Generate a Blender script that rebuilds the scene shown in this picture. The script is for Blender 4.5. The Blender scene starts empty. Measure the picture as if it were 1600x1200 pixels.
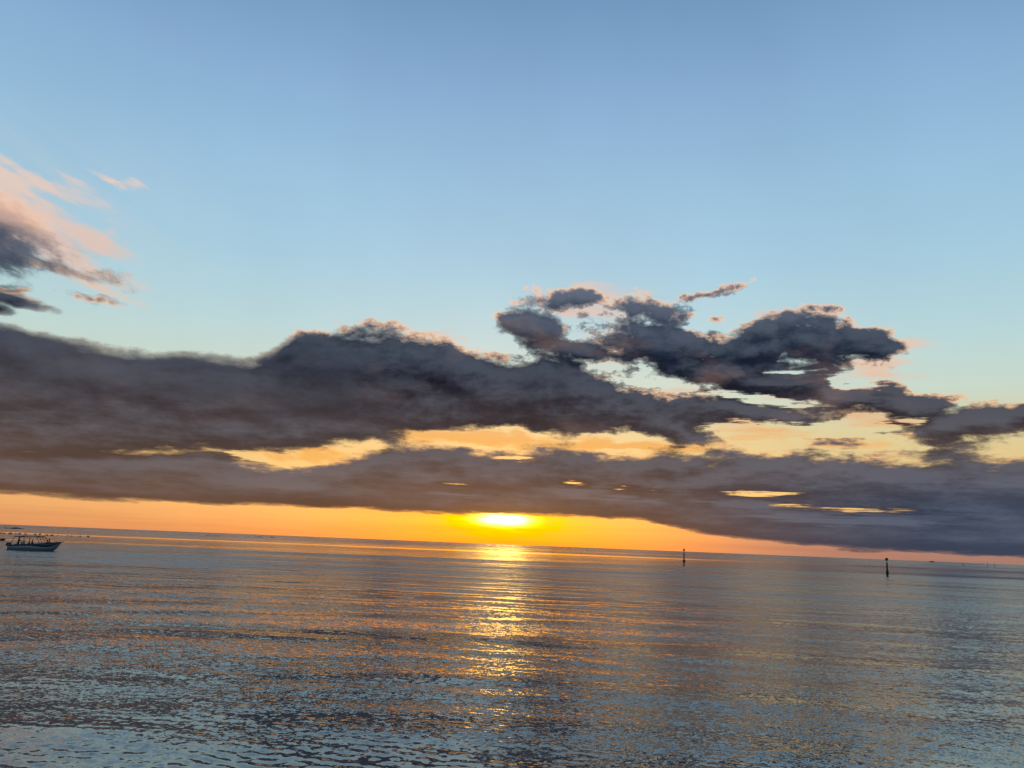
import bpy, bmesh, math, random
import numpy as np
from mathutils import Vector, Matrix

random.seed(4)
scene = bpy.context.scene
C = scene.collection
R = math.radians

# ------------------------------------------------------------------ camera
CAM_H = 4.0
PITCH, ROLL = 11.5, 2.28
F_PX = 1232.0                                # focal length in photo pixels (1600 wide)
cam_data = bpy.data.cameras.new('camera')
cam = bpy.data.objects.new('camera', cam_data)
C.objects.link(cam)
cam_data.sensor_width = 36.0
cam_data.lens = 36.0 * F_PX / 1600.0
cam_data.clip_start, cam_data.clip_end = 0.1, 60000
cam.matrix_world = (Matrix.Translation((0, 0, CAM_H)) @ Matrix.Rotation(R(90 + PITCH), 4, 'X')
                    @ Matrix.Rotation(R(ROLL), 4, 'Z'))
scene.camera = cam
CAMROT = cam.matrix_world.to_3x3()


def ray(px, py):
    return (CAMROT @ Vector(((px - 800) / F_PX, (600 - py) / F_PX, -1.0))).normalized()


def azel(px, py):
    d = ray(px, py)
    return math.degrees(math.atan2(d.x, d.y)), math.degrees(math.asin(d.z))


def on_sea(px, py):
    d = ray(px, py)
    t = CAM_H / -d.z
    return Vector((d.x * t, d.y * t, 0.0))


# ------------------------------------------------------------------ render look
scene.view_settings.view_transform = 'Standard'
scene.view_settings.look = 'None'
scene.view_settings.exposure = 0.0
scene.view_settings.gamma = 1.0
scene.view_settings.use_curve_mapping = False
try:
    scene.cycles.use_denoising = True
    scene.cycles.denoiser = 'OPENIMAGEDENOISE'
    scene.cycles.sample_clamp_indirect = 6.0
    scene.cycles.max_bounces = 4
except Exception:
    pass


def lin(r, g, b):
    def f(c):
        c /= 255.0
        return c / 12.92 if c <= 0.04045 else ((c + 0.055) / 1.055) ** 2.4
    return (f(r), f(g), f(b), 1.0)


# ------------------------------------------------------------------ small node language
class NT:
    def __init__(self, tree):
        self.t = tree
        self.x = 0

    def node(self, typ, **kw):
        n = self.t.nodes.new(typ)
        self.x += 30
        n.location = (self.x, -(self.x % 700))
        for k, v in kw.items():
            setattr(n, k, v)
        return n

    def put(self, sock, v):
        if isinstance(v, bpy.types.NodeSocket):
            self.t.links.new(v, sock)
        else:
            sock.default_value = v

    def m(self, op, a, b=0.0, c=0.0, clamp=False):
        n = self.node('ShaderNodeMath', operation=op, use_clamp=clamp)
        self.put(n.inputs[0], a)
        self.put(n.inputs[1], b)
        self.put(n.inputs[2], c)
        return n.outputs[0]

    def add(self, a, b): return self.m('ADD', a, b)
    def sub(self, a, b): return self.m('SUBTRACT', a, b)
    def mul(self, a, b): return self.m('MULTIPLY', a, b)

    def v(self, op, a, b=(0, 0, 0), scale=None):
        n = self.node('ShaderNodeVectorMath', operation=op)
        self.put(n.inputs[0], a)
        if scale is None:
            self.put(n.inputs[1], b)
        else:
            self.put(n.inputs['Scale'], scale)
        return n.outputs['Value'] if op in ('LENGTH', 'DOT_PRODUCT', 'DISTANCE') else n.outputs[0]

    def comb(self, x, y, z=0.0):
        n = self.node('ShaderNodeCombineXYZ')
        for i, s in enumerate((x, y, z)):
            self.put(n.inputs[i], s)
        return n.outputs[0]

    def sep(self, a):
        n = self.node('ShaderNodeSeparateXYZ')
        self.put(n.inputs[0], a)
        return n.outputs

    def smooth(self, a, lo, hi, tlo=0.0, thi=1.0):
        n = self.node('ShaderNodeMapRange', interpolation_type='SMOOTHSTEP')
        self.put(n.inputs['Value'], a)
        for k, s in (('From Min', lo), ('From Max', hi), ('To Min', tlo), ('To Max', thi)):
            self.put(n.inputs[k], s)
        return n.outputs[0]

    def noise(self, vec, scale, detail=4.0, rough=0.5, dist=0.0, dim='3D', lac=2.0):
        n = self.node('ShaderNodeTexNoise', noise_dimensions=dim)
        self.put(n.inputs['Vector'], vec)
        self.put(n.inputs['Scale'], scale)
        self.put(n.inputs['Detail'], detail)
        self.put(n.inputs['Roughness'], rough)
        self.put(n.inputs['Lacunarity'], lac)
        self.put(n.inputs['Distortion'], dist)
        return n.outputs

    def mix(self, f, a, b, blend='MIX'):
        n = self.node('ShaderNodeMix', data_type='RGBA', blend_type=blend)
        n.clamp_factor = True
        self.put(n.inputs[0], f)
        self.put(n.inputs[6], a)
        self.put(n.inputs[7], b)
        return n.outputs[2]

    def ramp(self, f, stops, interp='LINEAR'):
        n = self.node('ShaderNodeValToRGB')
        cr = n.color_ramp
        cr.interpolation = interp
        while len(cr.elements) < len(stops):
            cr.elements.new(0.5)
        for e, (p, col) in zip(cr.elements, stops):
            e.position = p
            e.color = col
        self.put(n.inputs[0], f)
        return n.outputs[0]

    def curve(self, f, pts, smooth=False):
        n = self.node('ShaderNodeFloatCurve')
        cv = n.mapping.curves[0]
        n.mapping.extend = 'HORIZONTAL'
        n.mapping.use_clip = False
        while len(cv.points) < len(pts):
            cv.points.new(0.5, 0.5)
        for p, (a, b) in zip(cv.points, pts):
            p.location = (a, b)
            p.handle_type = 'AUTO' if smooth else 'VECTOR'
        n.mapping.update()
        self.put(n.inputs['Value'], f)
        return n.outputs[0]


def ellipse_len(N, vec, bx, by, sx, sy, rot):
    """1 on an ellipse about the photo point, half sizes in degrees, turned downwards to the right"""
    a0, e0 = azel(bx, by)
    c, q = math.cos(R(rot - 2)), -math.sin(R(rot - 2))
    d = N.v('SUBTRACT', vec, (a0, e0, 0))
    return N.v('LENGTH', N.comb(N.v('DOT_PRODUCT', d, (c / sx, q / sx, 0)), N.v('DOT_PRODUCT', d, (-q / sy, c / sy, 0))))


# ------------------------------------------------------------------ world: evening sky with cloud decks
SUN_AZ, SUN_EL = azel(787, 812)
world = bpy.data.worlds.new('World')
scene.world = world
world.use_nodes = True
wt = world.node_tree
wt.nodes.clear()
W = NT(wt)
tc = W.node('ShaderNodeTexCoord').outputs['Generated']
dx, dy, dz = W.sep(tc)
az = W.mul(W.m('ARCTAN2', dx, dy), 57.29578)
el = W.m('MAXIMUM', W.mul(W.m('ARCSINE', dz), 57.29578), -0.5)
absaz = W.m('ABSOLUTE', az)
rear = W.smooth(absaz, 44, 110)

AZR, ELR = 42.0, 32.0


def profile(N, azs, pts, rear_val):
    """elevation as a function of azimuth, given as photo positions of the edge"""
    q = []
    for (x, y) in pts:
        a, e = azel(x, y)
        q.append(((a + AZR) / (2 * AZR), e / ELR))
    f = N.m('DIVIDE', N.add(azs, AZR), 2 * AZR)
    c = N.mul(N.curve(f, q), ELR)
    return N.add(N.mul(c, N.sub(1.0, rearN)), N.mul(rearN, rear_val)) if rear_val is not None else c


# cloud field as a node group so that it can be read at two places
grp = bpy.data.node_groups.new('cloud_field', 'ShaderNodeTree')
grp.interface.new_socket('P', in_out='INPUT', socket_type='NodeSocketVector')
grp.interface.new_socket('Dir', in_out='INPUT', socket_type='NodeSocketVector')
grp.interface.new_socket('Density', in_out='OUTPUT', socket_type='NodeSocketFloat')
G = NT(grp)
gi = G.node('NodeGroupInput')
go = G.node('NodeGroupOutput')
P = gi.outputs['P']
paz, pel, _ = G.sep(P)
rearN = G.smooth(G.m('ABSOLUTE', paz), 44, 110)
# noise space: stretched sideways, more so near the horizon as decks are seen edge-on
shear = G.mul(G.m('MINIMUM', G.add(paz, 20.0), 0.0), G.mul(G.smooth(pel, 13.2, 14.6), 0.24))
lev = G.mul(G.m('LOGARITHM', G.add(G.m('MAXIMUM', G.add(pel, shear), -1.0), 3.5), 2.71828), 14.0)
Q = G.comb(G.mul(paz, 0.46), lev, G.mul(rearN, 9.0))
warp = G.noise(Q, 0.10, 3, 0.55)[1]
wv = G.v('SUBTRACT', warp, (0.5, 0.5, 0.5))
warp2 = G.noise(Q, 0.45, 3, 0.6)[1]
wv2 = G.v('SUBTRACT', warp2, (0.5, 0.5, 0.5))
PW = G.v('ADD', G.v('ADD', P, G.v('MULTIPLY', wv, (2.4, 1.4, 0))), G.v('MULTIPLY', wv2, (3.6, 2.0, 0)))
waz, wel, _ = G.sep(G.v('ADD', G.v('ADD', P, G.v('MULTIPLY', wv, (1.2, 0.7, 0))), G.v('MULTIPLY', wv2, (2.4, 1.2, 0))))

upper_top = [(-150, 470), (0, 493), (100, 517), (200, 541), (300, 550), (400, 552), (445, 535), (465, 514), (560, 509),
             (620, 514), (690, 520), (740, 535), (800, 552), (850, 545), (900, 556), (960, 575), (1010, 592),
             (1060, 622), (1085, 665), (1150, 695), (1200, 705), (1750, 715)]
upper_bot = [(-150, 720), (300, 716), (380, 711), (500, 707), (550, 700), (600, 690), (680, 678), (740, 672), (800, 678),
             (900, 688), (1000, 690), (1100, 696), (1150, 701), (1200, 704), (1750, 716)]
lower_top = [(-150, 690), (250, 690), (330, 700), (400, 715), (450, 722), (500, 717), (545, 702), (600, 690), (700, 693), (760, 698),
             (830, 701), (900, 698), (1000, 702), (1080, 704), (1120, 693), (1200, 691), (1260, 698), (1320, 697),
             (1400, 696), (1480, 698), (1540, 710), (1750, 714)]
lower_bot = [(-150, 760), (0, 772), (150, 781), (300, 790), (450, 793), (600, 797), (700, 803), (800, 806), (900, 808),
             (1000, 815), (1080, 832), (1200, 850), (1350, 864), (1500, 869), (1750, 876)]
ut = profile(G, waz, upper_top, 11.0)
ub = profile(G, waz, upper_bot, 8.0)
lt = profile(G, waz, lower_top, 9.0)
# the underside of the low deck is flat: little warp
PB = G.v('ADD', P, G.v('MULTIPLY', wv2, (4.0, 0.55, 0)))
baz, bel, _ = G.sep(PB)
lb = profile(G, baz, lower_bot, 2.0)
u1 = G.m('MULTIPLY', G.m('MINIMUM', G.sub(ut, wel), G.mul(G.sub(wel, ub), 1.6)), 0.55)
l1 = G.m('MINIMUM', G.mul(G.sub(lt, wel), 0.8), G.mul(G.sub(bel, lb), G.smooth(baz, 6, 20, 1.7, 1.3)))
S = G.m('SMOOTH_MAX', u1, l1, 0.12)
# single clouds: photo centre, half sizes in photo pixels, turn (degrees, downwards to the right), weight
blobs = [
    (905, 474, 66, 20, -2, .75), (835, 512, 72, 32, 14, 1.0), (1010, 485, 80, 24, 10, .95), (935, 512, 95, 30, 18, .42), (1230, 500, 40, 14, 4, .6), (1112, 457, 42, 11, -12, 0.8),
    (1060, 550, 140, 42, 12, 1.6), (1175, 590, 150, 38, 14, 1.5), (1180, 545, 110, 28, -8, 1.4), (1275, 530, 125, 42, 8, 1.3), (1350, 545, 70, 30, 14, .9), (1375, 530, 55, 16, 14, 0.8),
    (1170, 645, 135, 27, 3, 1.5), (1060, 640, 60, 22, 14, 0.9), (1390, 622, 110, 28, 10, 1.7), (1515, 662, 115, 34, 6, 1.7), (1610, 645, 90, 22, -3, 1.2),
    (1305, 688, 52, 11, 6, 0.7), (900, 540, 110, 30, 14, 0.8), (800, 700, 0, 0, 0, 0),
    (-25, 362, 170, 58, 15, 1.5), (95, 408, 125, 18, 12, 1.0), (30, 458, 80, 13, 8, 0.9), (155, 464, 52, 13, 8, 0.9),
    (-10, 468, 60, 14, 8, 0.8),
]
for (bx, by, rx, ry, rot, w) in blobs:
    if rx == 0:
        continue
    a0, e0 = azel(bx, by)
    a1, e1 = azel(bx + 5, by)
    a2, e2 = azel(bx, by - 5)
    kx, ky = math.hypot(a1 - a0, e1 - e0) / 5, math.hypot(a2 - a0, e2 - e0) / 5
    ln = ellipse_len(G, PW, bx, by, rx * kx * 1.12, ry * ky * 1.08, rot)
    S = G.m('SMOOTH_MAX', S, G.m('MULTIPLY_ADD', ln, -w, w), 0.10)
S = G.m('SMOOTH_MIN', S, 1.25, 0.5)
# bright slits in the low deck
slits = [(1180, 622, 120, 9, 8, .8), (1335, 598, 55, 12, 14, .8), (1260, 668, 170, 12, 3, .9), (1420, 655, 60, 9, 10, .7), (1240, 583, 70, 6, 10, .6), (1190, 771, 110, 4.5, 2, 1.0), (1310, 795, 175, 6, 3, 1.0), (902, 757, 32, 6, 2, .75), (985, 764, 65, 5, 3, .75),
         (715, 757, 60, 3.2, 2, .65), (800, 717, 42, 4, 3, .8), (1195, 857, 14, 3, 4, .5), (1290, 842, 10, 2.5, 4, .4),
         (440, 716, 90, 7, 3, .8)]
fb = G.noise(Q, 0.42, 9, 0.6)[0]
ragged = G.mul(G.sub(G.noise(G.v('MULTIPLY', Q, (0.45, 3.0, 1.0)), 1.2, 5, 0.6)[0], 0.45), 2.8)
PS = G.v('ADD', P, G.v('MULTIPLY', wv2, (5.0, 0.9, 0)))
slit = None
for (bx, by, rx, ry, rot, w) in slits:
    if rx == 0:
        continue
    a0, e0 = azel(bx, by)
    k = 0.0455
    ln = ellipse_len(G, PS, bx, by, rx * k * 1.2, ry * k * 1.5, rot)
    sl = G.m('MULTIPLY_ADD', ln, -w, w)
    slit = sl if slit is None else G.m('MAXIMUM', slit, sl)
S = G.m('SUBTRACT', S, G.m('MULTIPLY', G.m('MAXIMUM', G.sub(slit, G.m('MAXIMUM', ragged, -0.1)), 0.0), G.mul(G.smooth(slit, -0.1, 0.5), 1.6)))
fb2 = G.noise(G.v('MULTIPLY', Q, (0.35, 1.0, 1.0)), 0.9, 5, 0.55)[0]
amp = G.smooth(pel, 1.0, 7.0, 0.40, 1.0)
hf = G.noise(Q, 1.9, 5, 0.68)[0]
thinz = G.mul(G.smooth(paz, 2, 8), G.smooth(pel, 9, 11, 1.0, 1.25))
nn = G.mul(G.add(G.mul(G.sub(hf, 0.5), 0.9), G.add(G.mul(G.sub(fb, 0.5), 2.6), G.mul(G.sub(fb2, 0.5), 0.9))), amp)
calm = G.sub(G.m('MULTIPLY_ADD', thinz, 0.22, 1.0), G.mul(G.smooth(paz, -6, -13), G.mul(G.smooth(pel, 14.4, 13.6), G.smooth(pel, 7, 10, 0.0, 0.62))))
D = G.add(S, G.mul(nn, calm))
G.put(go.inputs[0], D)


def field(vec):
    n = W.node('ShaderNodeGroup')
    n.node_tree = grp
    W.put(n.inputs['P'], vec)
    return n.outputs[0]


Pw = W.comb(az, el, 0.0)
D0 = field(Pw)
D1 = field(W.v('ADD', Pw, (0.35, 0.75, 0.0)))

# clear sky: by height, warmer towards the sun
el01 = W.m('DIVIDE', el, 45.0, clamp=True)


def E(y, x=800):
    return min(max(azel(x, y)[1] / 45.0, 0), 1)


base = W.ramp(el01, [
    (0.0, lin(214, 142, 92)), (E(825), lin(228, 166, 106)), (E(780), lin(236, 190, 122)), (E(720), lin(222, 188, 128)), (E(670), lin(210, 198, 152)),
    (E(610), lin(192, 210, 198)), (E(530), lin(176, 208, 214)), (E(430), lin(160, 200, 220)), (E(300), lin(148, 189, 219)),
    (E(150), lin(131, 170, 208)), (E(0), lin(110, 149, 190)), (1.0, lin(96, 135, 178))])
sda = W.sub(az, SUN_AZ)
# away from the sun the low sky cools to dull rose
cool_f = W.mul(W.smooth(W.m('ABSOLUTE', W.add(sda, -7.0)), 14, 44), W.smooth(el, 7.0, 1.5))
cool_r = W.mul(W.smooth(sda, 7, 23), W.smooth(el, 3.8, 1.6))
base = W.mix(W.mul(cool_f, 0.35), base, lin(214, 150, 110))
base = W.mix(cool_r, base, lin(150, 118, 112))
# far side of the sky, behind the camera: blue dusk
base = W.mix(W.mul(W.smooth(absaz, 60, 150), W.smooth(el, 25, 2)), base, lin(120, 125, 150))
# physical sky for the overall fall-off
sky = W.node('ShaderNodeTexSky', sky_type='NISHITA')
sky.sun_disc = False
sky.sun_elevation = R(max(SUN_EL, 1.0))
sky.sun_rotation = R(SUN_AZ)
sky.altitude = 0
sky.air_density = 1.0
sky.dust_density = 1.0
fall = W.noise(W.comb(W.mul(az, 0.09), W.mul(el, 0.02), 13.0), 1.0, 3, 0.5)[0]
cir = W.noise(W.comb(W.mul(W.sub(az, el), 0.03), W.mul(W.add(W.mul(az, 0.5), el), 0.10), 17.0), 1.0, 6, 0.6)[0]
base = W.v('SCALE', base, scale=W.add(W.m('MULTIPLY_ADD', W.sub(fall, 0.5), 0.14, 1.0), W.mul(W.sub(cir, 0.5), 0.10)))
nish = W.v('MULTIPLY', sky.outputs[0], (0.03, 0.03, 0.03))
base = W.v('ADD', W.v('SCALE', base, scale=0.96), nish)

# glow round the hidden sun
sx = W.mul(sda, 1.0)
sy = W.sub(el, SUN_EL)
r_core = W.v('LENGTH', W.comb(W.mul(sx, 0.72), W.mul(sy, 3.1)))
r_mid = W.v('LENGTH', W.comb(W.mul(sx, 0.26), W.mul(sy, 1.1)))
r_wide = W.v('LENGTH', W.comb(W.mul(sx, 0.080), W.mul(sy, 0.20)))


def gauss(r):
    return W.m('POWER', 2.71828, W.mul(W.mul(r, r), -1.0))


g_core, g_mid, g_wide = gauss(r_core), gauss(r_mid), gauss(r_wide)
shim = W.smooth(W.noise(W.comb(W.mul(az, 0.45), W.mul(el, 3.5), 7.0), 1.0, 5, 0.6)[0], 0.3, 0.7, 0.45, 1.5)
glow = W.v('ADD', W.v('ADD', W.v('SCALE', (1.0, 0.60, 0.14), scale=W.mul(W.mul(g_core, shim), 18.0)),
                      W.v('SCALE', (0.9, 0.50, -0.25), scale=W.mul(W.mul(g_mid, shim), 0.62))),
           W.v('SCALE', (-0.02, -0.13, -0.10), scale=W.mul(g_wide, 1.0)))
clear = W.v('MAXIMUM', W.v('ADD', base, glow), (0, 0, 0))

# thin low haze streaks under the deck
hz = W.noise(W.comb(W.mul(az, 0.05), W.mul(el, 1.6), 3.0), 1.0, 5, 0.6)[0]
hzf = W.mul(W.smooth(hz, 0.42, 0.7), W.smooth(el, 3.0, 0.8))
clear = W.mix(W.mul(hzf, 0.30), clear, W.v('MULTIPLY', clear, (0.66, 0.60, 0.62)))
# veil near the upper left clouds
vl = W.mul(W.smooth(az, -18, -34), W.mul(W.smooth(el, 12, 20), W.smooth(el, 27, 21)))
vn = W.noise(W.comb(W.mul(W.add(az, W.mul(el, 1.3)), 0.05), W.mul(W.sub(el, W.mul(az, -0.45)), 0.25), 0.0), 1.0, 5, 0.6)[0]
clear = W.mix(W.mul(vl, W.smooth(vn, 0.35, 0.75, 0, 0.4)), clear, lin(206, 205, 205))

# thin sunlit shreds, drawn behind the dark clouds
WIS = [(20, 282, 115, 22, 2, 1.0), (190, 283, 34, 9, 2, 1.0), (20, 345, 160, 40, 20, 1.4), (140, 375, 80, 20, 16, 1.2), (80, 325, 60, 14, 12, .6),
       (900, 470, 95, 26, 0, 1.0), (965, 540, 50, 60, 40, .8), (1215, 497, 60, 18, 6, .9), (1360, 575, 60, 26, 0, .9), (1385, 532, 60, 14, 12, 1.0),
       (1320, 640, 100, 30, 8, .9), (1305, 690, 60, 16, 4, .9), (1170, 665, 110, 24, 4, .8), (640, 525, 110, 14, 4, .7),
       (760, 684, 240, 16, 3, 1.3), (980, 694, 170, 10, 4, 1.1), (480, 712, 110, 10, 4, 1.0), (1090, 625, 80, 16, 12, .7), (1060, 700, 90, 12, 0, .6), (1430, 680, 60, 12, 4, .6)]
sw1 = W.noise(W.comb(W.mul(az, 0.22), W.mul(el, 0.5), 2.0), 1.0, 4, 0.6)[1]
pw = W.v('ADD', Pw, W.v('MULTIPLY', W.v('SUBTRACT', sw1, (0.5, 0.5, 0.5)), (5.0, 2.6, 0)))
wis = None
for (bx, by, rx, ry, rot, w) in WIS:
    a0, e0 = azel(bx, by)
    q = W.m('MULTIPLY_ADD', ellipse_len(W, pw, bx, by, rx * 0.055, ry * 0.055, rot), -w, w)
    wis = q if wis is None else W.m('MAXIMUM', wis, q)
skew = W.smooth(az, -12, -22)
sn = W.noise(W.comb(W.mul(az, 0.16), W.add(W.mul(el, 1.05), W.mul(W.mul(az, skew), 0.30)), 8.0), 1.0, 8, 0.62)[0]
wisf = W.smooth(W.add(wis, W.mul(W.sub(sn, 0.5), 3.2)), 0.02, 0.9)
wis_col = W.ramp(el01, [(0.0, lin(250, 170, 80)), (E(770), lin(250, 180, 90)), (E(690), lin(246, 172, 78)), (E(640), lin(230, 178, 138)),
                        (E(560), lin(240, 196, 168)), (E(460), lin(232, 194, 176)), (E(380), lin(244, 206, 182)), (1.0, lin(236, 206, 200))])
clear = W.mix(W.mul(wisf, 0.75), clear, wis_col)

# cloud shading
ul = W.mul(W.smooth(az, -19, -23), W.smooth(el, 13.2, 14.4))
low = W.mul(W.smooth(el, 8.6, 7.2), W.smooth(el, 4.6, 5.6))
alpha = W.smooth(D0, -0.03, W.add(W.m('MULTIPLY_ADD', ul, 0.42, 0.18), W.mul(low, 0.30)))
thick = W.smooth(D0, 0.04, W.add(W.m('MULTIPLY_ADD', ul, 0.50, 0.48), W.mul(low, 0.25)))
core = W.ramp(el01, [(0.0, lin(104, 84, 88)), (E(820), lin(120, 94, 83)), (E(770), lin(108, 90, 84)), (E(700), lin(86, 79, 82)),
                     (E(600), lin(55, 58, 70)), (E(540), lin(50, 60, 76)), (E(450), lin(88, 98, 116)), (1.0, lin(120, 132, 150))])
# the deck to the right is bluer
core = W.mix(W.mul(W.smooth(sda, 6, 30), W.smooth(el, 8, 3)), core, lin(76, 84, 102))
# the deck close over the sun takes its colour
core = W.v('ADD', core, W.v('SCALE', (0.16, 0.055, 0.0), scale=W.mul(g_wide, 0.35)))
core = W.v('ADD', core, W.v('SCALE', (0.55, 0.22, 0.0), scale=W.mul(g_mid, 0.30)))
# soft relief: sides of lumps that look up are paler
rel = W.sub(D0, D1)
tex = W.noise(W.comb(W.mul(az, 0.10), W.mul(el, 0.42), 5.0), 1.0, 6, 0.6)[0]
lum = W.m('MULTIPLY_ADD', W.sub(tex, 0.5), 0.6, 1.0)
core = W.v('SCALE', core, scale=W.mul(lum, 0.93))
core = W.v('ADD', core, W.v('SCALE', (0.066, 0.076, 0.094), scale=W.smooth(rel, -0.6, 0.9, -0.35, 0.48)))
blush = W.noise(W.comb(W.mul(az, 0.16), W.mul(el, 0.30), 21.0), 1.0, 4, 0.55)[0]
core = W.mix(W.mul(W.mul(W.smooth(blush, 0.50, 0.72), W.smooth(el, 5, 8)), W.smooth(az, -14, 4, 0.06, 0.26)), core, lin(158, 124, 112))
# the high cloud on the left is lit from above its long axis
lit = W.mul(W.smooth(W.add(W.add(el, W.mul(az, 0.20)), W.mul(W.sub(tex, 0.5), 3.0)), 10.3, 12.2), ul)
core = W.mix(W.mul(lit, 0.85), core, lin(226, 184, 164))
edge_warm = W.ramp(el01, [(0.0, lin(250, 170, 90)), (E(760), lin(252, 186, 110)), (E(680), lin(246, 190, 128)), (E(600), lin(246, 198, 158)),
                          (E(450), lin(248, 206, 174)), (1.0, lin(244, 206, 190))])
wn = W.noise(W.comb(W.mul(az, 0.12), W.mul(el, 0.2), 11.0), 1.0, 3, 0.5)[0]
leftbank = W.mul(W.smooth(az, -9, -20), W.smooth(el, 14.2, 13.4))
warmf = W.mul(W.smooth(W.add(wn, W.mul(W.smooth(rel, -0.1, 0.6), 0.45)), 0.62, 0.88), W.sub(1.0, W.mul(leftbank, 0.85)))
edge = W.mix(warmf, W.mix(0.4, core, clear), W.mix(0.12, edge_warm, clear))
cloud = W.mix(thick, edge, core)
final = W.mix(alpha, clear, cloud)
bg = W.node('ShaderNodeBackground')
W.put(bg.inputs['Color'], final)
bg.inputs['Strength'].default_value = 1.0
out = W.node('ShaderNodeOutputWorld')
wt.links.new(bg.outputs[0], out.inputs['Surface'])
world.cycles.sampling_method = 'MANUAL'
world.cycles.sample_map_resolution = 512

# ------------------------------------------------------------------ sun, low behind cloud
sun_data = bpy.data.lights.new('sun', 'SUN')
sun_data.energy = 0.003
sun_data.angle = R(7)
sun_data.color = (1.0, 0.62, 0.28)
sun = bpy.data.objects.new('sun', sun_data)
C.objects.link(sun)
sd = Vector((math.sin(R(SUN_AZ)) * math.cos(R(SUN_EL)), math.cos(R(SUN_AZ)) * math.cos(R(SUN_EL)), math.sin(R(SUN_EL))))
sun.rotation_euler = sd.to_track_quat('Z', 'Y').to_euler()
sun.location = (0, 0, 50)


# ------------------------------------------------------------------ object helpers
def tag(o, label=None, cat=None, group=None, kind=None):
    if label: o['label'] = label
    if cat: o['category'] = cat
    if group: o['group'] = group
    if kind: o['kind'] = kind
    return o


def empty(name, loc, rz=0.0):
    o = bpy.data.objects.new(name, None)
    o.location = loc
    o.rotation_euler = (0, 0, rz)
    o.empty_display_size = 0.2
    C.objects.link(o)
    return o


def link_mesh(name, bm, mat, parent=None, smooth=False):
    me = bpy.data.meshes.new(name)
    bmesh.ops.recalc_face_normals(bm, faces=bm.faces)
    bm.to_mesh(me)
    bm.free()
    if smooth:
        me.polygons.foreach_set('use_smooth', [True] * len(me.polygons))
    me.materials.append(mat)
    o = bpy.data.objects.new(name, me)
    C.objects.link(o)
    if parent is not None:
        o.parent = parent
    return o


def material(name, col, rough=0.6, metal=0.0, var=0.25, scale=3.0, bump=0.0):
    m = bpy.data.materials.new(name)
    m.use_nodes = True
    N = NT(m.node_tree)
    b = m.node_tree.nodes['Principled BSDF']
    tcn = N.node('ShaderNodeTexCoord').outputs['Object']
    n = N.noise(tcn, scale, 5, 0.6)[0]
    c0 = tuple(c * (1 - var) for c in col) + (1,)
    c1 = tuple(min(1, c * (1 + var)) for c in col) + (1,)
    N.put(b.inputs['Base Color'], N.ramp(n, [(0.3, c0), (0.7, c1)]))
    b.inputs['Roughness'].default_value = rough
    b.inputs['Metallic'].default_value = metal
    if bump:
        bp = N.node('ShaderNodeBump')
        bp.inputs['Strength'].default_value = bump
        N.put(bp.inputs['Height'], n)
        N.put(b.inputs['Normal'], bp.outputs[0])
    return m


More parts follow.
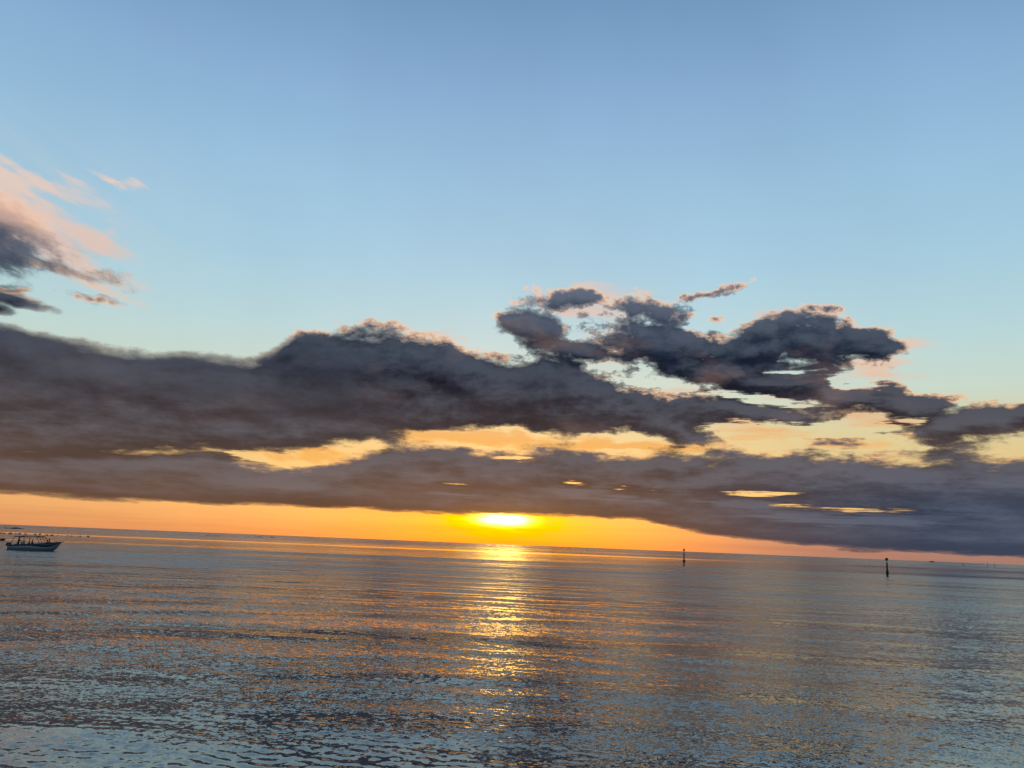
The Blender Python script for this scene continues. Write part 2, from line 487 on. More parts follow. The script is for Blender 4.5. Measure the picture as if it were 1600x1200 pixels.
# ------------------------------------------------------------------ the sea
def build_sea():
    rng = np.random.default_rng(7)
    az_in = np.radians(np.linspace(-41, 41, 860))
    az_out = np.radians(np.concatenate([np.arange(45, 316, 6.0)]))
    angs = np.concatenate([az_in, az_out])
    rs = [1.5, 3, 4.5, 6, 7.5, 8.5]
    r = 9.5
    while r < 420:
        rs.append(r)
        r += max(0.038, 0.0044 * r)
    for q in (450, 500, 560, 650, 800, 1000, 1400, 2000, 3000, 5000, 8000, 14000, 30000):
        rs.append(q)
    rs = np.array(rs)
    na, nr = len(angs), len(rs)
    RR, AA = np.meshgrid(rs, angs, indexing='ij')
    X = RR * np.sin(AA)
    Y = RR * np.cos(AA)
    Z = np.zeros_like(X)
    dr = np.gradient(rs)[:, None]
    # wind streaks: calmer and livelier patches
    patch = np.zeros_like(X)
    for k in range(14):
        th = rng.normal(0, 0.35) + math.pi / 2
        L = rng.uniform(9, 60)
        patch += np.sin((X * math.cos(th) * 0.35 + Y * math.sin(th)) * 2 * math.pi / L + rng.uniform(0, 6.28)) / 14
    patch = np.clip(1.0 + 1.6 * patch, 0.35, 1.7)
    lam = np.concatenate([np.exp(rng.uniform(math.log(0.10), math.log(0.40), 140)), np.exp(rng.uniform(math.log(0.5), math.log(7.0), 26))])
    for L in lam:
        th = rng.normal(0, 0.85 if L < 0.5 else 0.5) + math.pi / 2 + 0.10       # crests run roughly sideways
        k = 2 * math.pi / L
        slope = 0.0190 if L < 0.5 else 0.0062
        a = slope / k
        ph = rng.uniform(0, 6.28)
        fade = np.clip((L / (dr * 2.6) - 1.0) / 1.5, 0, 1) * np.clip((L / (RR * 0.00166 * 2.6) - 1.0) / 1.5, 0, 1)
        arg = k * (X * math.cos(th) + Y * math.sin(th)) + ph
        # domain bending stops straight ridges
        arg += 0.9 * np.sin(X * 0.7 / L ** 0.5 + 0.3 * Y + ph * 2) + 0.7 * np.sin(0.5 * Y / L ** 0.5 - 0.6 * X + ph * 3)
        Z += a * fade * np.sin(arg) * (patch if L < 1.5 else 1.0)
    # long low swell
    Z += 0.012 * np.sin(2 * math.pi * (Y * 0.98 + X * 0.2) / 11.0 + 0.8 * np.sin(X / 14))
    inside = np.clip((math.radians(43) - np.abs(np.where(AA > math.pi, AA - 2 * math.pi, AA))) / 0.03, 0, 1)
    Z *= inside * np.clip((420 - RR) / 60, 0, 1)
    co = np.stack([X, Y, Z], -1).reshape(-1, 3).astype(np.float32)
    i = np.arange(nr - 1)[:, None] * na
    j = np.arange(na)[None, :]
    jn = (j + 1) % na
    quads = np.stack([i + j, i + jn, i + na + jn, i + na + j], -1).reshape(-1, 4)
    # hub
    hub = len(co)
    co = np.vstack([co, [[0, 0, 0]]]).astype(np.float32)
    tris = np.stack([np.full(na, hub), jn[0], j[0]], -1)
    me = bpy.data.meshes.new('sea')
    me.vertices.add(len(co))
    me.vertices.foreach_set('co', co.ravel())
    loops = np.concatenate([quads[:, ::-1].ravel(), tris[:, ::-1].ravel()])
    # orientation: make normals point up
    me.loops.add(len(loops))
    me.loops.foreach_set('vertex_index', loops.astype(np.int32))
    nq, nt_ = len(quads), len(tris)
    me.polygons.add(nq + nt_)
    start = np.concatenate([np.arange(nq) * 4, nq * 4 + np.arange(nt_) * 3])
    me.polygons.foreach_set('loop_start', start.astype(np.int32))
    me.polygons.foreach_set('use_smooth', np.ones(nq + nt_, bool))
    me.update(calc_edges=True)
    if me.polygons[0].normal.z < 0:
        me.flip_normals()
    o = bpy.data.objects.new('sea', me)
    C.objects.link(o)
    o['kind'] = 'structure'
    return o


def sea_material():
    m = bpy.data.materials.new('sea_water')
    m.use_nodes = True
    N = NT(m.node_tree)
    b = m.node_tree.nodes['Principled BSDF']
    b.inputs['Base Color'].default_value = (0.02, 0.034, 0.044, 1)
    b.inputs['IOR'].default_value = 2.0
    geo = N.node('ShaderNodeNewGeometry')
    pos = geo.outputs['Position']
    x, y, z = N.sep(pos)
    dist = N.v('LENGTH', pos)
    # patches of ruffled and slick water, lying across the view
    big = N.noise(N.comb(N.mul(x, 0.006), N.mul(y, 0.035), 0.0), 1.0, 4, 0.55)[0]
    fine = N.noise(N.comb(N.mul(x, 0.02), N.mul(y, 0.16), 4.0), 1.0, 4, 0.6)[0]
    pt = N.add(N.mul(big, 0.6), N.mul(fine, 0.4))
    ruff = N.smooth(pt, 0.38, 0.62, 0.45, 1.35)
    # where the boundary of the lagoon ripples lies, wandering
    wob = N.noise(N.comb(N.mul(x, 0.012), 0.0, 0.0), 1.0, 4, 0.6)[0]
    yy = N.add(y, N.add(N.mul(N.sub(wob, 0.5), 16.0), N.mul(x, -0.08)))
    band = N.curve(N.m('DIVIDE', yy, 1000.0), [
        (0.0, 0.5), (0.10, 0.5), (0.17, 0.5), (0.205, 0.45), (0.212, 0.12), (0.235, 0.12), (0.25, 0.32), (0.30, 0.20), (0.36, 0.25), (0.40, 0.06),
        (0.455, 0.06), (0.465, 0.34), (0.6, 0.38), (1.0, 0.45)])
    lg = N.m('LOGARITHM', N.m('MAXIMUM', dist, 5.0), 2.71828)
    streak = N.noise(N.comb(N.mul(x, 0.0045), N.mul(lg, 11.0), N.mul(y, 0.002)), 1.0, 5, 0.6)[0]
    strg = N.mul(N.mul(ruff, N.mul(band, 2.0)), N.smooth(streak, 0.36, 0.64, 0.55, 1.5))
    # unresolved wavelets as slopes: two sizes near, statistics only when far
    n1 = N.v('SUBTRACT', N.noise(N.v('MULTIPLY', pos, (0.8, 1.0, 1.0)), 12.0, 3, 0.6)[1], (0.5, 0.5, 0.5))
    n2 = N.v('SUBTRACT', N.noise(N.v('MULTIPLY', pos, (0.75, 1.0, 1.0)), 4.6, 3, 0.6)[1], (0.5, 0.5, 0.5))
    far = N.smooth(dist, 18, 110)
    s1 = N.mul(strg, N.add(0.46, N.mul(far, -0.10)))
    s2 = N.mul(strg, N.add(0.34, N.mul(far, 0.57)))
    sl = N.v('ADD', N.v('SCALE', n1, scale=s1), N.v('SCALE', n2, scale=s2))
    sl = N.v('MULTIPLY', sl, (1.05, 1.0, 0.0))
    # seen edge-on, the wavelet faces turned to the shore hide the backs of those behind them
    slx, sly, _ = N.sep(sl)
    sly = N.sub(N.mul(sly, N.sub(1.0, N.mul(far, 0.3))), N.mul(N.m('ABSOLUTE', sly), N.add(0.35, N.mul(far, 0.95))))
    sl = N.comb(slx, sly, 0.0)
    nrm = N.v('NORMALIZE', N.v('ADD', geo.outputs['Normal'], sl))
    N.put(b.inputs['Normal'], nrm)
    N.put(b.inputs['Roughness'], N.add(0.035, N.mul(far, N.mul(strg, 0.10))))
    return m


sea = build_sea()
sea.data.materials.append(sea_material())


# ------------------------------------------------------------------ materials for the built things
M_dark = material('dark_weathered_paint', (0.018, 0.018, 0.022), 0.6)
M_green = material('dark_green_paint', (0.010, 0.015, 0.014), 0.6)
M_red = material('dark_red_paint', (0.07, 0.014, 0.01), 0.55)
M_pile = material('tarred_pile', (0.02, 0.017, 0.015), 0.85)
M_steel = material('pale_steel', (0.30, 0.31, 0.32), 0.4, 0.6)
M_hull = material('white_gelcoat', (0.20, 0.23, 0.24), 0.28, var=0.06, scale=1.0)
M_band = material('navy_hull_band', (0.02, 0.03, 0.045), 0.3)
M_deck = material('grey_deck', (0.22, 0.23, 0.23), 0.6)
M_canvas = material('dark_canvas', (0.035, 0.04, 0.055), 0.8)
M_frame = material('dark_tube', (0.04, 0.045, 0.05), 0.5)
M_black = material('black_cowling', (0.012, 0.012, 0.014), 0.3)
M_glass = material('smoked_screen', (0.05, 0.06, 0.065), 0.08)
M_skin = material('brown_skin', (0.16, 0.085, 0.055), 0.55)
M_hair = material('black_hair', (0.012, 0.010, 0.009), 0.6)
M_rock = material('wet_reef_rock', (0.035, 0.03, 0.028), 0.55, var=0.5, scale=2.0, bump=0.6)
CLOTHS = {k: material(k + '_cloth', c, 0.85, scale=12) for k, c in dict(
    grey=(0.12, 0.15, 0.16), navy=(0.02, 0.025, 0.045), black=(0.018, 0.018, 0.02), olive=(0.05, 0.05, 0.03), rust=(0.12, 0.04, 0.025)).items()}


# ------------------------------------------------------------------ mesh helpers
def lathe(bm, prof, n=14, off=(0, 0, 0)):
    rings = []
    for (r, z) in prof:
        rings.append([bm.verts.new((off[0] + max(r, 1e-4) * math.cos(2 * math.pi * k / n), off[1] + max(r, 1e-4) * math.sin(2 * math.pi * k / n), off[2] + z)) for k in range(n)])
    for a, b in zip(rings, rings[1:]):
        for k in range(n):
            bm.faces.new((a[k], a[(k + 1) % n], b[(k + 1) % n], b[k]))
    bm.faces.new(rings[0][::-1])
    bm.faces.new(rings[-1])
    return bm


def tube(bm, pts, r, n=7):
    pts = [Vector(p) for p in pts]
    rings = []
    for i, p in enumerate(pts):
        d = (pts[min(i + 1, len(pts) - 1)] - pts[max(i - 1, 0)]).normalized()
        q = d.to_track_quat('Z', 'Y')
        rings.append([bm.verts.new(p + q @ Vector((r * math.cos(2 * math.pi * k / n), r * math.sin(2 * math.pi * k / n), 0))) for k in range(n)])
    for a, b in zip(rings, rings[1:]):
        for k in range(n):
            bm.faces.new((a[k], a[(k + 1) % n], b[(k + 1) % n], b[k]))
    bm.faces.new(rings[0][::-1])
    bm.faces.new(rings[-1])
    return bm


def box(bm, lo, hi, bev=0.0, shear=0.0):
    """box with rounded edges; shear leans the top forward"""
    r = bmesh.ops.create_cube(bm, size=1.0)
    for v in r['verts']:
        t = v.co.z + 0.5
        v.co = Vector([lo[i] + (v.co[i] + 0.5) * (hi[i] - lo[i]) for i in range(3)])
        v.co.x += shear * t
    if bev:
        es = list({e for v in r['verts'] for e in v.link_edges})
        bmesh.ops.bevel(bm, geom=es, offset=bev, segments=2, profile=0.6, affect='EDGES')
    return bm


# ------------------------------------------------------------------ channel beacons
def make_can_beacon(loc, label, H=4.35):
    t = empty('channel_beacon', loc)
    tag(t, label, 'beacon')
    k = H / 4.35
    link_mesh('pile', lathe(bmesh.new(), [(0.20, -1.5), (0.21, 0.12 * k), (0.23, 0.22 * k)]), M_pile, t, True)
    link_mesh('collar', lathe(bmesh.new(), [(0.19, 0.22 * k), (0.32, 0.32 * k), (0.32, 1.02 * k), (0.29, 1.30 * k), (0.17, 1.52 * k)], 18), M_green, t, True)
    link_mesh('pole', lathe(bmesh.new(), [(0.185, 1.52 * k), (0.175, 3.30 * k), (0.06, 3.34 * k)], 14), M_dark, t, True)
    link_mesh('staff', lathe(bmesh.new(), [(0.035, 3.34 * k), (0.035, 3.72 * k)], 8), M_steel, t)
    link_mesh('topmark', lathe(bmesh.new(), [(0.31, 3.70 * k), (0.34, 3.72 * k), (0.34, 4.33 * k), (0.31, 4.35 * k)], 18), M_green, t)
    for z in (0.45, 1.2):
        link_mesh('band', lathe(bmesh.new(), [(0.335, z * k), (0.335, z * k + 0.06)], 18), M_dark, t)
    return t


def make_cone_beacon(loc, label):
    t = empty('channel_beacon', loc)
    tag(t, label, 'beacon')
    link_mesh('pile', lathe(bmesh.new(), [(0.17, -1.5), (0.17, 0.35), (0.22, 0.40)]), M_pile, t, True)
    link_mesh('float_drum', lathe(bmesh.new(), [(0.24, 0.36), (0.42, 0.50), (0.46, 0.78), (0.44, 1.08), (0.30, 1.34), (0.17, 1.48)], 18), M_red, t, True)
    link_mesh('pole', lathe(bmesh.new(), [(0.19, 1.48), (0.18, 3.45), (0.17, 3.46), (0.17, 3.62), (0.05, 3.66)], 14), M_dark, t, True)
    link_mesh('staff', lathe(bmesh.new(), [(0.04, 3.66), (0.035, 4.05)], 8), M_steel, t)
    link_mesh('topmark', lathe(bmesh.new(), [(0.15, 4.03), (0.29, 4.22), (0.29, 4.60), (0.12, 4.90), (0.02, 4.98)], 14), M_red, t)
    link_mesh('band', lathe(bmesh.new(), [(0.475, 0.74), (0.475, 0.82)], 18), M_dark, t)
    return t


make_can_beacon(on_sea(1386.8, 900.2), 'tall dark channel beacon with a square black can on top, nearest of the beacons')
make_cone_beacon(on_sea(1068.8, 881.0), 'dark channel beacon with a narrow topmark and a round swollen base')
far = [(1505, 883.6, 4.9, 'thin far beacon standing alone, leftmost of the three by the right horizon'),
       (1543, 885.4, 5.4, 'middle and darkest of the three small far beacons by the right horizon'),
       (1554, 885.4, 4.4, 'shortest of the far beacons, rightmost one near the horizon')]
for (x, y, H, lb_) in far:
    t = empty('far_beacon', on_sea(x, y))
    tag(t, lb_, 'beacon', 'small far beacons by the right horizon')
    link_mesh('pole', lathe(bmesh.new(), [(0.30, -1.0), (0.30, 0.25 * H), (0.40, 0.3 * H), (0.17, 0.36 * H), (0.15, 0.80 * H), (0.05, 0.81 * H), (0.05, 0.86 * H)], 10), M_dark, t)
    link_mesh('topmark', lathe(bmesh.new(), [(0.22, 0.86 * H), (0.28, 0.88 * H), (0.26, H)], 10), M_dark, t)


# ------------------------------------------------------------------ reef rocks and islet
def rock(name, loc, lx, ly, h, seed):
    rg = random.Random(seed)
    bm = bmesh.new()
    bmesh.ops.create_icosphere(bm, subdivisions=3, radius=1.0)
    ph = [rg.uniform(0, 6.28) for _ in range(8)]
    for v in bm.verts:
        p = v.co.copy()
        f = 1 + 0.22 * math.sin(3.1 * p.x + ph[0]) * math.cos(2.7 * p.y + ph[1]) + 0.14 * math.sin(6.3 * p.x + 4 * p.z + ph[2]) + 0.08 * math.sin(11 * p.y - 7 * p.x + ph[3]) + rg.uniform(-.04, .04)
        top = 1 + 0.35 * math.sin(4.2 * p.x + ph[4]) + 0.2 * math.sin(8.5 * p.x + ph[5])
        v.co = Vector((p.x * f * lx, p.y * f * ly, p.z * f * h * (top if p.z > 0 else 0.6)))
    o = link_mesh(name, bm, M_rock, None, False)
    o.location = loc
    return o


rocks = [(3.5, 833.3, 8, 1.2, 'long flat dark reef rock touching the left picture edge'),
         (15.5, 833.8, 7, 1.3, 'dark reef rock behind the boat canopy, second from the left edge'),
         (24.5, 834.3, 4, 1.2, 'small reef rock between two wider ones above the boat outboard'),
         (30, 834.4, 5, 1.4, 'wide dark reef rock just behind the back of the canopy'),
         (40, 834.8, 4, 1.4, 'rounded reef rock behind the middle of the boat canopy'),
         (54.5, 835.4, 6, 1.0, 'low flat reef rock above the front of the canopy'),
         (62, 835.4, 2.4, 1.8, 'small upright reef rock at the front canopy edge'),
         (73, 836.4, 4.2, 1.5, 'reef rock above the boat bow, left one of a close pair'),
         (81, 836.7, 6, 1.5, 'reef rock above the boat bow tip, right one of a close pair'),
         (90, 837.0, 3, 0.9, 'tiny low reef rock just right of the bow pair'),
         (106, 837.4, 3, 1.1, 'small reef rock alone between the boat bow and the last rocks'),
         (112, 837.8, 4, 0.9, 'low reef rock right of the boat bow, very flat'),
         (125, 838.4, 3.4, 1.3, 'reef rock next to last in the row, right of the boat'),
         (137.5, 838.8, 3.6, 2.0, 'tallest small reef rock, last in the row right of the boat')]
for k, (x, y, w, h, lb_) in enumerate(rocks):
    p = on_sea(x, y)
    m_px = p.y / F_PX
    rock('reef_rock', p, w * m_px / 2, w * m_px / 3, h * m_px * 0.85, k + 3)
    o = bpy.context.scene.collection.objects[-1]
    tag(o, lb_, 'rock', 'dark reef rocks in a row behind the boat')
p = on_sea(1457, 878.4)
m_px = p.y / F_PX
tag(rock('islet', p, 4.6 * m_px, 3 * m_px, 1.5 * m_px, 90), 'low dark hump of rock on the horizon between the beacons', 'islet')
tag(rock('islet', on_sea(21, 826.0), 13 * 0.9, 6, 1.0, 91), 'faint low dark islet near the horizon at the far left', 'islet')


# swell rearing up over the outer reef, left of the sun: water, part of the sea surface
def swell(x0, x1, y, hpx, seed):
    rg = random.Random(seed)
    a, b = on_sea(x0, y), on_sea(x1, y + (x1 - x0) * 0.0385)
    m = a.y / F_PX
    bm = bmesh.new()
    n = 70
    rows = []
    prof = [(-9, -0.1), (-5, 0.25), (-2, 0.8), (0, 1.0), (1.5, 0.7), (4, -0.1)]
    ph = [rg.uniform(0, 6.28) for _ in range(5)]
    for i in range(n + 1):
        t = i / n
        c = a.lerp(b, t)
        h = hpx * m * (math.sin(math.pi * t) ** 0.6) * max(0.12, 0.5 + 0.3 * math.sin(19 * t + ph[0]) + 0.25 * math.sin(43 * t + ph[1]) + 0.15 * math.sin(87 * t + ph[2]))
        rows.append([bm.verts.new((c.x, c.y - q * 1.2 + 3 * math.sin(7 * t + ph[3]), z * h if z > 0 else -0.15)) for q, z in prof])
    for r0, r1 in zip(rows, rows[1:]):
        for k in range(len(prof) - 1):
            bm.faces.new((r0[k], r1[k], r1[k + 1], r0[k + 1]))
    o = link_mesh('swell', bm, sea.data.materials[0], None, True)
    o['kind'] = 'structure'


swell(312, 352, 836.6, 1.6, 1)
swell(378, 440, 838.4, 1.9, 2)
swell(215, 290, 833.0, 0.8, 3)
swell(8, 34, 827.0, 0.9, 4)


# ------------------------------------------------------------------ the passenger boat
def hull_sections(L0, L1, beam, sheer, n=22):
    """rows of (x, half breadth, z) from keel to sheer"""
    rows = []
    for i in range(n + 1):
        t = i / n
        x = L0 + (L1 - L0) * t
        bw = beam / 2 * (1 - max(0, (t - 0.45) / 0.55) ** 2.3) * (0.90 + 0.10 * min(1, t / 0.3))
        zs = sheer(t)
        zk = -0.32 + max(0, (t - 0.72) / 0.28) ** 2.2 * (zs + 0.32 - 0.02)
        zc = -0.02 + max(0, (t - 0.5) / 0.5) ** 2 * (zs - 0.14)
        zc = min(max(zc, zk), zs)
        rows.append((x, [(0.0, zk), (bw * 0.72, zc), (bw * 0.90, zc + (zs - zc) * (0.45 - 0.25 * max(0, min(1, (t - 0.45) / 0.35)))), (bw * 0.98, zc + (zs - zc) * (0.76 - 0.46 * max(0, min(1, (t - 0.45) / 0.35)))), (bw, zs)]))
    return rows


def loft(bm, rows, ks):
    for side in (-1, 1):
        vs = [[bm.verts.new((x, side * sec[k][0], sec[k][1])) for k in ks] for x, sec in rows]
        for a, b in zip(vs, vs[1:]):
            for k in range(len(ks) - 1):
                try:
                    bm.faces.new((a[k], a[k + 1], b[k + 1], b[k]))
                except ValueError:
                    pass
    return bm


sheer = lambda t: 0.74 + 0.34 * min(1, t / 0.55) + 0.44 * max(0, (t - 0.5) / 0.5) ** 1.3
BL = on_sea(50, 860.0)
BYAW = R(6)
boat = empty('passenger_boat', BL, BYAW)
tag(boat, 'open passenger boat with a canopy frame and a dark outboard, carrying people, at the left', 'boat')
rows = hull_sections(-3.35, 4.45, 2.35, sheer)
bm = loft(bmesh.new(), rows, (0, 1, 2, 3))
x, sec = rows[0]
bm.faces.new([bm.verts.new((x, s * y_, z_)) for s, y_, z_ in [(1, 0, sec[0][1]), (1, sec[1][0], sec[1][1]), (1, sec[3][0], sec[3][1]), (-1, sec[3][0], sec[3][1]), (-1, sec[1][0], sec[1][1])]])
bmesh.ops.remove_doubles(bm, verts=bm.verts, dist=0.002)
hull = link_mesh('hull', bm, M_hull, boat, True)
md = hull.modifiers.new('thickness', 'SOLIDIFY'); md.thickness = 0.03
bm = loft(bmesh.new(), rows, (3, 4))
bm.faces.new([bm.verts.new((x, s * y_, z_)) for s, y_, z_ in [(1, sec[3][0], sec[3][1]), (1, sec[4][0], sec[4][1]), (-1, sec[4][0], sec[4][1]), (-1, sec[3][0], sec[3][1])]])
bmesh.ops.remove_doubles(bm, verts=bm.verts, dist=0.002)
tb = link_mesh('topside_band', bm, M_band, boat, True)
md = tb.modifiers.new('thickness', 'SOLIDIFY'); md.thickness = 0.05
bm = bmesh.new()
for s in (-1, 1):
    tube(bm, [(xx, s * (se[4][0] + 0.01), se[4][1] + 0.02) for xx, se in rows], 0.045, 6)
link_mesh('gunwale', bm, M_band, boat, True)
# deck inside and fore deck
bm = bmesh.new()
dk = [(xx, se[3][0] * 0.93 if se[4][1] > 0.3 else 0.1) for xx, se in rows[:16]]
va = [bm.verts.new((xx, w_, 0.32)) for xx, w_ in dk]
vb = [bm.verts.new((xx, -w_, 0.32)) for xx, w_ in dk]
for i in range(len(dk) - 1):
    bm.faces.new((va[i], va[i + 1], vb[i + 1], vb[i]))
link_mesh('deck', bm, M_deck, boat)
bm = bmesh.new()
dk = [(xx, se[4][0] * 0.99, se[4][1] - 0.02) for xx, se in rows[15:]]
va = [bm.verts.new((xx, w_, z_)) for xx, w_, z_ in dk]
vb = [bm.verts.new((xx, -w_, z_)) for xx, w_, z_ in dk]
vc = [bm.verts.new((xx, 0, z_ + 0.05)) for xx, w_, z_ in dk]
for i in range(len(dk) - 1):
    bm.faces.new((va[i], va[i + 1], vc[i + 1], vc[i]))
    bm.faces.new((vc[i], vc[i + 1], vb[i + 1], vb[i]))
link_mesh('fore_deck', bm, M_hull, boat)
for xx in (-0.95, 0.3, 1.45):
    link_mesh('bench', box(bmesh.new(), (xx - 0.2, -0.95, 0.62), (xx + 0.2, 0.95, 0.72), 0.02), M_deck, boat)
con = link_mesh('console', box(bmesh.new(), (-1.75, -0.35, 0.33), (-1.3, 0.35, 1.28), 0.06, -0.08), M_hull, boat)
link_mesh('windscreen', box(bmesh.new(), (-1.40, -0.33, 1.28), (-1.37, 0.33, 1.55), 0.01, -0.10), M_glass, con)
bm = bmesh.new()
tube(bm, [(-1.86 + 0.05 * math.sin(a), 0.19 * math.cos(a), 1.24 + 0.18 * math.sin(a)) for a in [2 * math.pi * k / 16 for k in range(17)]], 0.018, 6)
link_mesh('steering_wheel', bm, M_black, con)
link_mesh('helm_seat', box(bmesh.new(), (-2.75, -0.4, 0.33), (-2.45, 0.4, 0.95), 0.04), M_deck, boat)
# canopy on its frame
for s in (-1, 1):
    for a, b in (((-2.55, 2.14), (-3.05, 0.76)), ((-1.05, 2.12), (-1.05, 0.85)), ((0.88, 2.18), (1.52, 1.08)), ((1.25, 2.26), (1.9, 1.12))):
        link_mesh('canopy_pole', tube(bmesh.new(), [(a[0], s * 0.92, a[1]), (b[0], s * 1.08, b[1])], 0.042), M_frame, boat, True)
    link_mesh('canopy_rail', tube(bmesh.new(), [(-2.55, s * 0.92, 2.14), (-1.05, s * 0.94, 2.12), (0.88, s * 0.92, 2.18), (1.25, s * 0.9, 2.26)], 0.038), M_frame, boat, True)
bm = bmesh.new()
for i, (xx, zz) in enumerate([(-2.65, 2.20), (-1.8, 2.27), (-0.8, 2.30), (0.4, 2.33), (1.3, 2.32)]):
    row = [bm.verts.new((xx, yy_, zz + 0.07 * (1 - (yy_ / 0.95) ** 2) - 0.03)) for yy_ in (-0.95, -0.5, 0, 0.5, 0.95)]
    if i:
        for k in range(4):
            bm.faces.new((prev[k], prev[k + 1], row[k + 1], row[k]))
    prev = row
cp = link_mesh('canopy', bm, M_canvas, boat, True)
md = cp.modifiers.new('thickness', 'SOLIDIFY'); md.thickness = 0.04
# outboard
ob = link_mesh('outboard', box(bmesh.new(), (-4.12, -0.29, 0.58), (-3.42, 0.29, 1.16), 0.15, 0.06), M_black, boat, True)
link_mesh('outboard_leg', box(bmesh.new(), (-3.86, -0.09, -0.55), (-3.60, 0.09, 0.60), 0.03), M_black, ob)
link_mesh('mount_bracket', box(bmesh.new(), (-3.62, -0.2, 0.30), (-3.34, 0.2, 0.68), 0.02), M_steel, ob)
link_mesh('cowling_stripe', box(bmesh.new(), (-4.10, -0.296, 0.82), (-3.46, 0.296, 0.87), 0.004, 0.0), M_steel, ob)
bm = bmesh.new()
tube(bm, [(4.15, 0, 1.48), (4.55, 0, 1.56), (4.75, 0, 1.60)], 0.05, 8)
link_mesh('bow_sprit', bm, M_frame, boat)
bm = bmesh.new()
for s in (-1, 1):
    tube(bm, [(2.9, s * 0.72, 1.25), (3.0, s * 0.70, 1.50), (3.8, s * 0.34, 1.62), (4.2, 0, 1.68)], 0.018, 6)
link_mesh('bow_rail', bm, M_steel, boat)


# ------------------------------------------------------------------ people
def skin_mesh(name, pts, edges, rad, mat, parent=None, root=0, lv=2):
    me = bpy.data.meshes.new(name)
    me.from_pydata([tuple(p) for p in pts], edges, [])
    o = bpy.data.objects.new(name, me)
    C.objects.link(o)
    o.modifiers.new('skin', 'SKIN')
    if not me.skin_vertices:
        me.skin_vertices.new() if hasattr(me.skin_vertices, 'new') else None
    for i, r in enumerate(rad):
        sv = me.skin_vertices[0].data[i]
        sv.radius = (r, r) if not isinstance(r, tuple) else r
        sv.use_root = (i == root)
    ss = o.modifiers.new('round', 'SUBSURF')
    ss.levels = ss.render_levels = lv
    me.materials.append(mat)
    if parent is not None:
        o.parent = parent
    return o


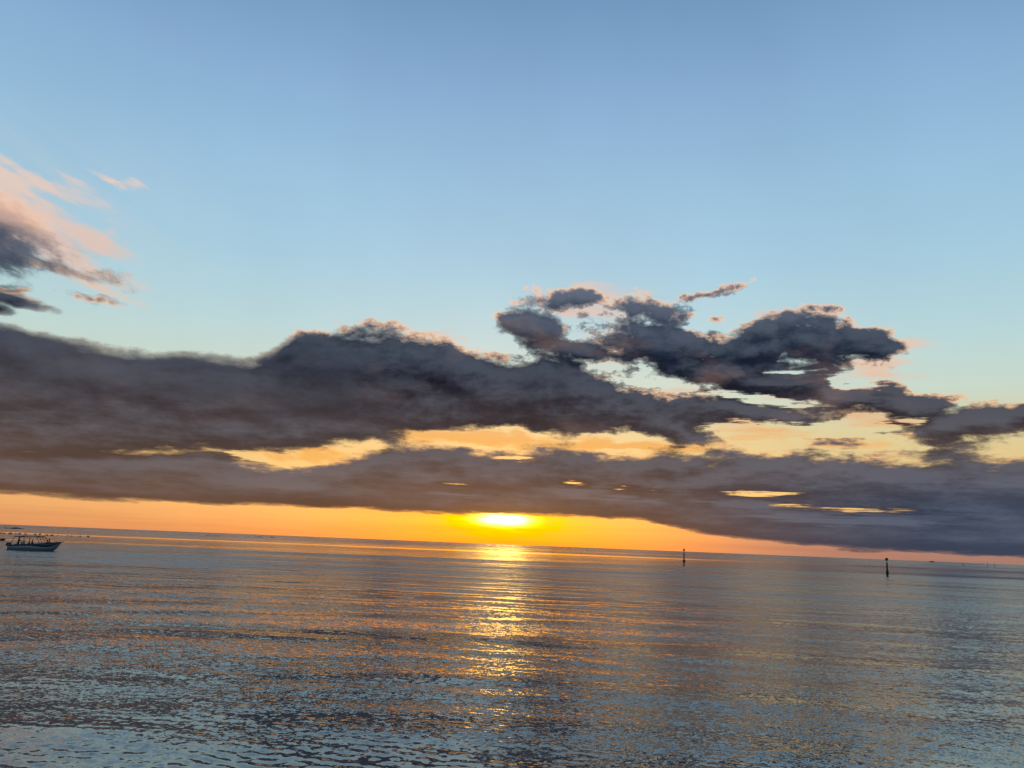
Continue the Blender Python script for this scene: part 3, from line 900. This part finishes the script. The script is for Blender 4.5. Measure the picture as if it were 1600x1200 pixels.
def person(loc, rz, pose, label, shirt, legs, lean=0.1, head_turn=0.0):
    """loc: the spot under the pelvis on the boat; x forward, z up"""
    H = {}
    if pose == 'stand':
        H['pel'] = Vector((0, 0, 0.92))
    else:
        H['pel'] = Vector((0, 0, 0.50))
    up = Vector((math.sin(lean), 0, math.cos(lean)))
    H['waist'] = H['pel'] + up * 0.17
    H['chest'] = H['pel'] + up * 0.36
    H['neckb'] = H['pel'] + up * 0.52
    H['neck'] = H['pel'] + up * 0.60
    hd = Vector((math.sin(lean * 0.4), 0, math.cos(lean * 0.4)))
    H['head0'] = H['neck'] + hd * 0.07
    H['head1'] = H['neck'] + hd * 0.15
    H['head2'] = H['neck'] + hd * 0.22
    L = {'L': 1, 'R': -1}
    for k, s in L.items():
        H['sh' + k] = H['neckb'] + Vector((0, s * 0.19, -0.05))
        H['hip' + k] = H['pel'] + Vector((0, s * 0.10, -0.03))
        if pose == 'stand':
            H['kn' + k] = Vector((0.04, s * 0.13, 0.50)); H['an' + k] = Vector((-0.02, s * 0.15, 0.08)); H['to' + k] = Vector((0.18, s * 0.17, 0.035))
            H['el' + k] = H['sh' + k] + Vector((0.12, s * 0.07, -0.24)); H['wr' + k] = Vector((0.42, s * 0.17, H['sh' + k].z - 0.24))
        else:
            H['kn' + k] = H['hip' + k] + Vector((0.41, s * 0.06, 0.03)); H['an' + k] = H['kn' + k] + Vector((-0.02, 0, -0.40)); H['to' + k] = H['an' + k] + Vector((0.18, 0, -0.05))
            H['el' + k] = H['sh' + k] + Vector((0.08, s * 0.07, -0.27)); H['wr' + k] = H['kn' + k] + Vector((-0.12, -s * 0.04, 0.11))
        d = (H['wr' + k] - H['el' + k]).normalized()
        H['hand' + k] = H['wr' + k] + d * 0.09
    R_ = dict(pel=.135, waist=.125, chest=.15, neckb=.09, neck=.055, head0=.075, head1=.098, head2=.075)
    for k in 'LR':
        R_.update({'sh' + k: .062, 'el' + k: .042, 'wr' + k: .028, 'hand' + k: .036, 'hip' + k: .095, 'kn' + k: .062, 'an' + k: .04, 'to' + k: .035})

    def build(name, chain, scale, mat, parent, lv=1):
        names, edges = [], []
        for c in chain:
            for n_ in c:
                if n_ not in names: names.append(n_)
            edges += [(names.index(a), names.index(b)) for a, b in zip(c, c[1:])]
        return skin_mesh(name, [H[n_] for n_ in names], edges, [R_[n_] * scale for n_ in names], mat, parent, 0, lv)

    full = [['pel', 'waist', 'chest', 'neckb', 'neck', 'head0', 'head1', 'head2']]
    for k in 'LR':
        full += [['chest', 'sh' + k, 'el' + k, 'wr' + k, 'hand' + k], ['pel', 'hip' + k, 'kn' + k, 'an' + k, 'to' + k]]
    body = build('person', full, 1.0, M_skin, None, 2)
    body.location = loc
    body.rotation_euler = (0, 0, rz)
    tag(body, label, 'person')
    build('shirt', [['waist', 'chest', 'neckb']] + [['chest', 'sh' + k, 'el' + k] for k in 'LR'], 1.16, CLOTHS[shirt], body)
    build('trousers', [['waist', 'pel']] + [['pel', 'hip' + k, 'kn' + k] for k in 'LR'], 1.16, CLOTHS[legs], body)
    # hair cap, nose, fingers
    bm = bmesh.new()
    bmesh.ops.create_uvsphere(bm, u_segments=12, v_segments=8, radius=0.108)
    for v in bm.verts:
        if v.co.x > 0.03 and v.co.z < 0.02: v.co.x = 0.03
        v.co.z *= 1.05
    hr = link_mesh('hair', bm, M_hair, body, True)
    hr.location = H['head1'] + Vector((-0.02, 0, 0.045))
    for k, s in L.items():
        d = (H['hand' + k] - H['wr' + k]).normalized()
        palm = box(bmesh.new(), (-0.045, -0.042, -0.014), (0.045, 0.042, 0.014), 0.01)
        palm.transform(Matrix.Translation(H['hand' + k]) @ d.to_track_quat('X', 'Z').to_matrix().to_4x4())
        hand = link_mesh('hand', palm, M_skin, body, True)
        for j in range(4):
            base = H['hand' + k] + d * 0.035 + Vector((0, (j - 1.5) * 0.021, 0))
            ln_ = (0.9, 1.05, 1.0, 0.75)[j]
            link_mesh('finger', tube(bmesh.new(), [base, base + d * 0.04 * ln_ + Vector((0, 0, -0.008)), base + d * 0.06 * ln_ + Vector((0, 0, -0.035))], 0.009, 5), M_skin, hand, True)
        link_mesh('thumb', tube(bmesh.new(), [H['wr' + k] + d * 0.04, H['wr' + k] + d * 0.07 + Vector((0, -s * 0.055, 0.0)), H['wr' + k] + d * 0.11 + Vector((0, -s * 0.06, -0.02))], 0.011, 5), M_skin, hand, True)
    link_mesh('face', tube(bmesh.new(), [H['head1'] + Vector((0.085, 0, 0.02)), H['head1'] + Vector((0.118, 0, -0.015)), H['head1'] + Vector((0.09, 0, -0.025))], 0.014, 5), M_skin, body, True)
    return body


def in_boat(x, y, z):
    return BL + Matrix.Rotation(BYAW, 3, 'Z') @ Vector((x, y, z))


person(in_boat(-2.3, 0, 0.33), BYAW, 'stand', 'standing person in a grey shirt steering at the back of the boat, arms held forward', 'grey', 'navy', 0.06)
person(in_boat(0.22, -0.45, 0.33), BYAW + R(180), 'sit', 'person seated in dark clothes under the middle of the canopy', 'black', 'black', 0.3)
person(in_boat(-0.95, 0.3, 0.22), BYAW, 'sit', 'person sitting low behind the helm, half hidden by the boat side', 'navy', 'black', 0.35)
person(in_boat(1.95, 0.2, 0.42), BYAW, 'sit', 'person seated just in front of the canopy poles, leaning forward', 'olive', 'black', 0.25)
person(in_boat(2.62, -0.1, 0.62), BYAW + R(200), 'sit', 'person seated highest, on the fore deck near the bow of the boat', 'rust', 'black', 0.2)

# ------------------------------------------------------------------ dinghy cut by the left edge
p = on_sea(-6.0, 844.0)
din = empty('dinghy', p, R(4))
tag(din, 'small dark dinghy lying low in the water, cut off by the left edge', 'dinghy')
sh2 = lambda t: 0.30 + 0.22 * max(0, (t - 0.4) / 0.6) ** 1.5
rows = hull_sections(-1.6, 2.35, 1.3, sh2, 12)
bm = loft(bmesh.new(), rows, (0, 1, 2, 3, 4))
x, sec = rows[0]
bm.faces.new([bm.verts.new((x, s * y_, z_)) for s, y_, z_ in [(1, 0, sec[0][1]), (1, sec[1][0], sec[1][1]), (1, sec[4][0], sec[4][1]), (-1, sec[4][0], sec[4][1]), (-1, sec[1][0], sec[1][1])]])
bmesh.ops.remove_doubles(bm, verts=bm.verts, dist=0.002)
h2 = link_mesh('hull', bm, M_band, din, True)
md = h2.modifiers.new('thickness', 'SOLIDIFY'); md.thickness = 0.03
link_mesh('bench', box(bmesh.new(), (-0.2, -0.58, 0.18), (0.1, 0.58, 0.23), 0.01), M_deck, din)
link_mesh('bow_locker', box(bmesh.new(), (1.2, -0.3, 0.25), (1.75, 0.3, 0.52), 0.05), M_canvas, din)
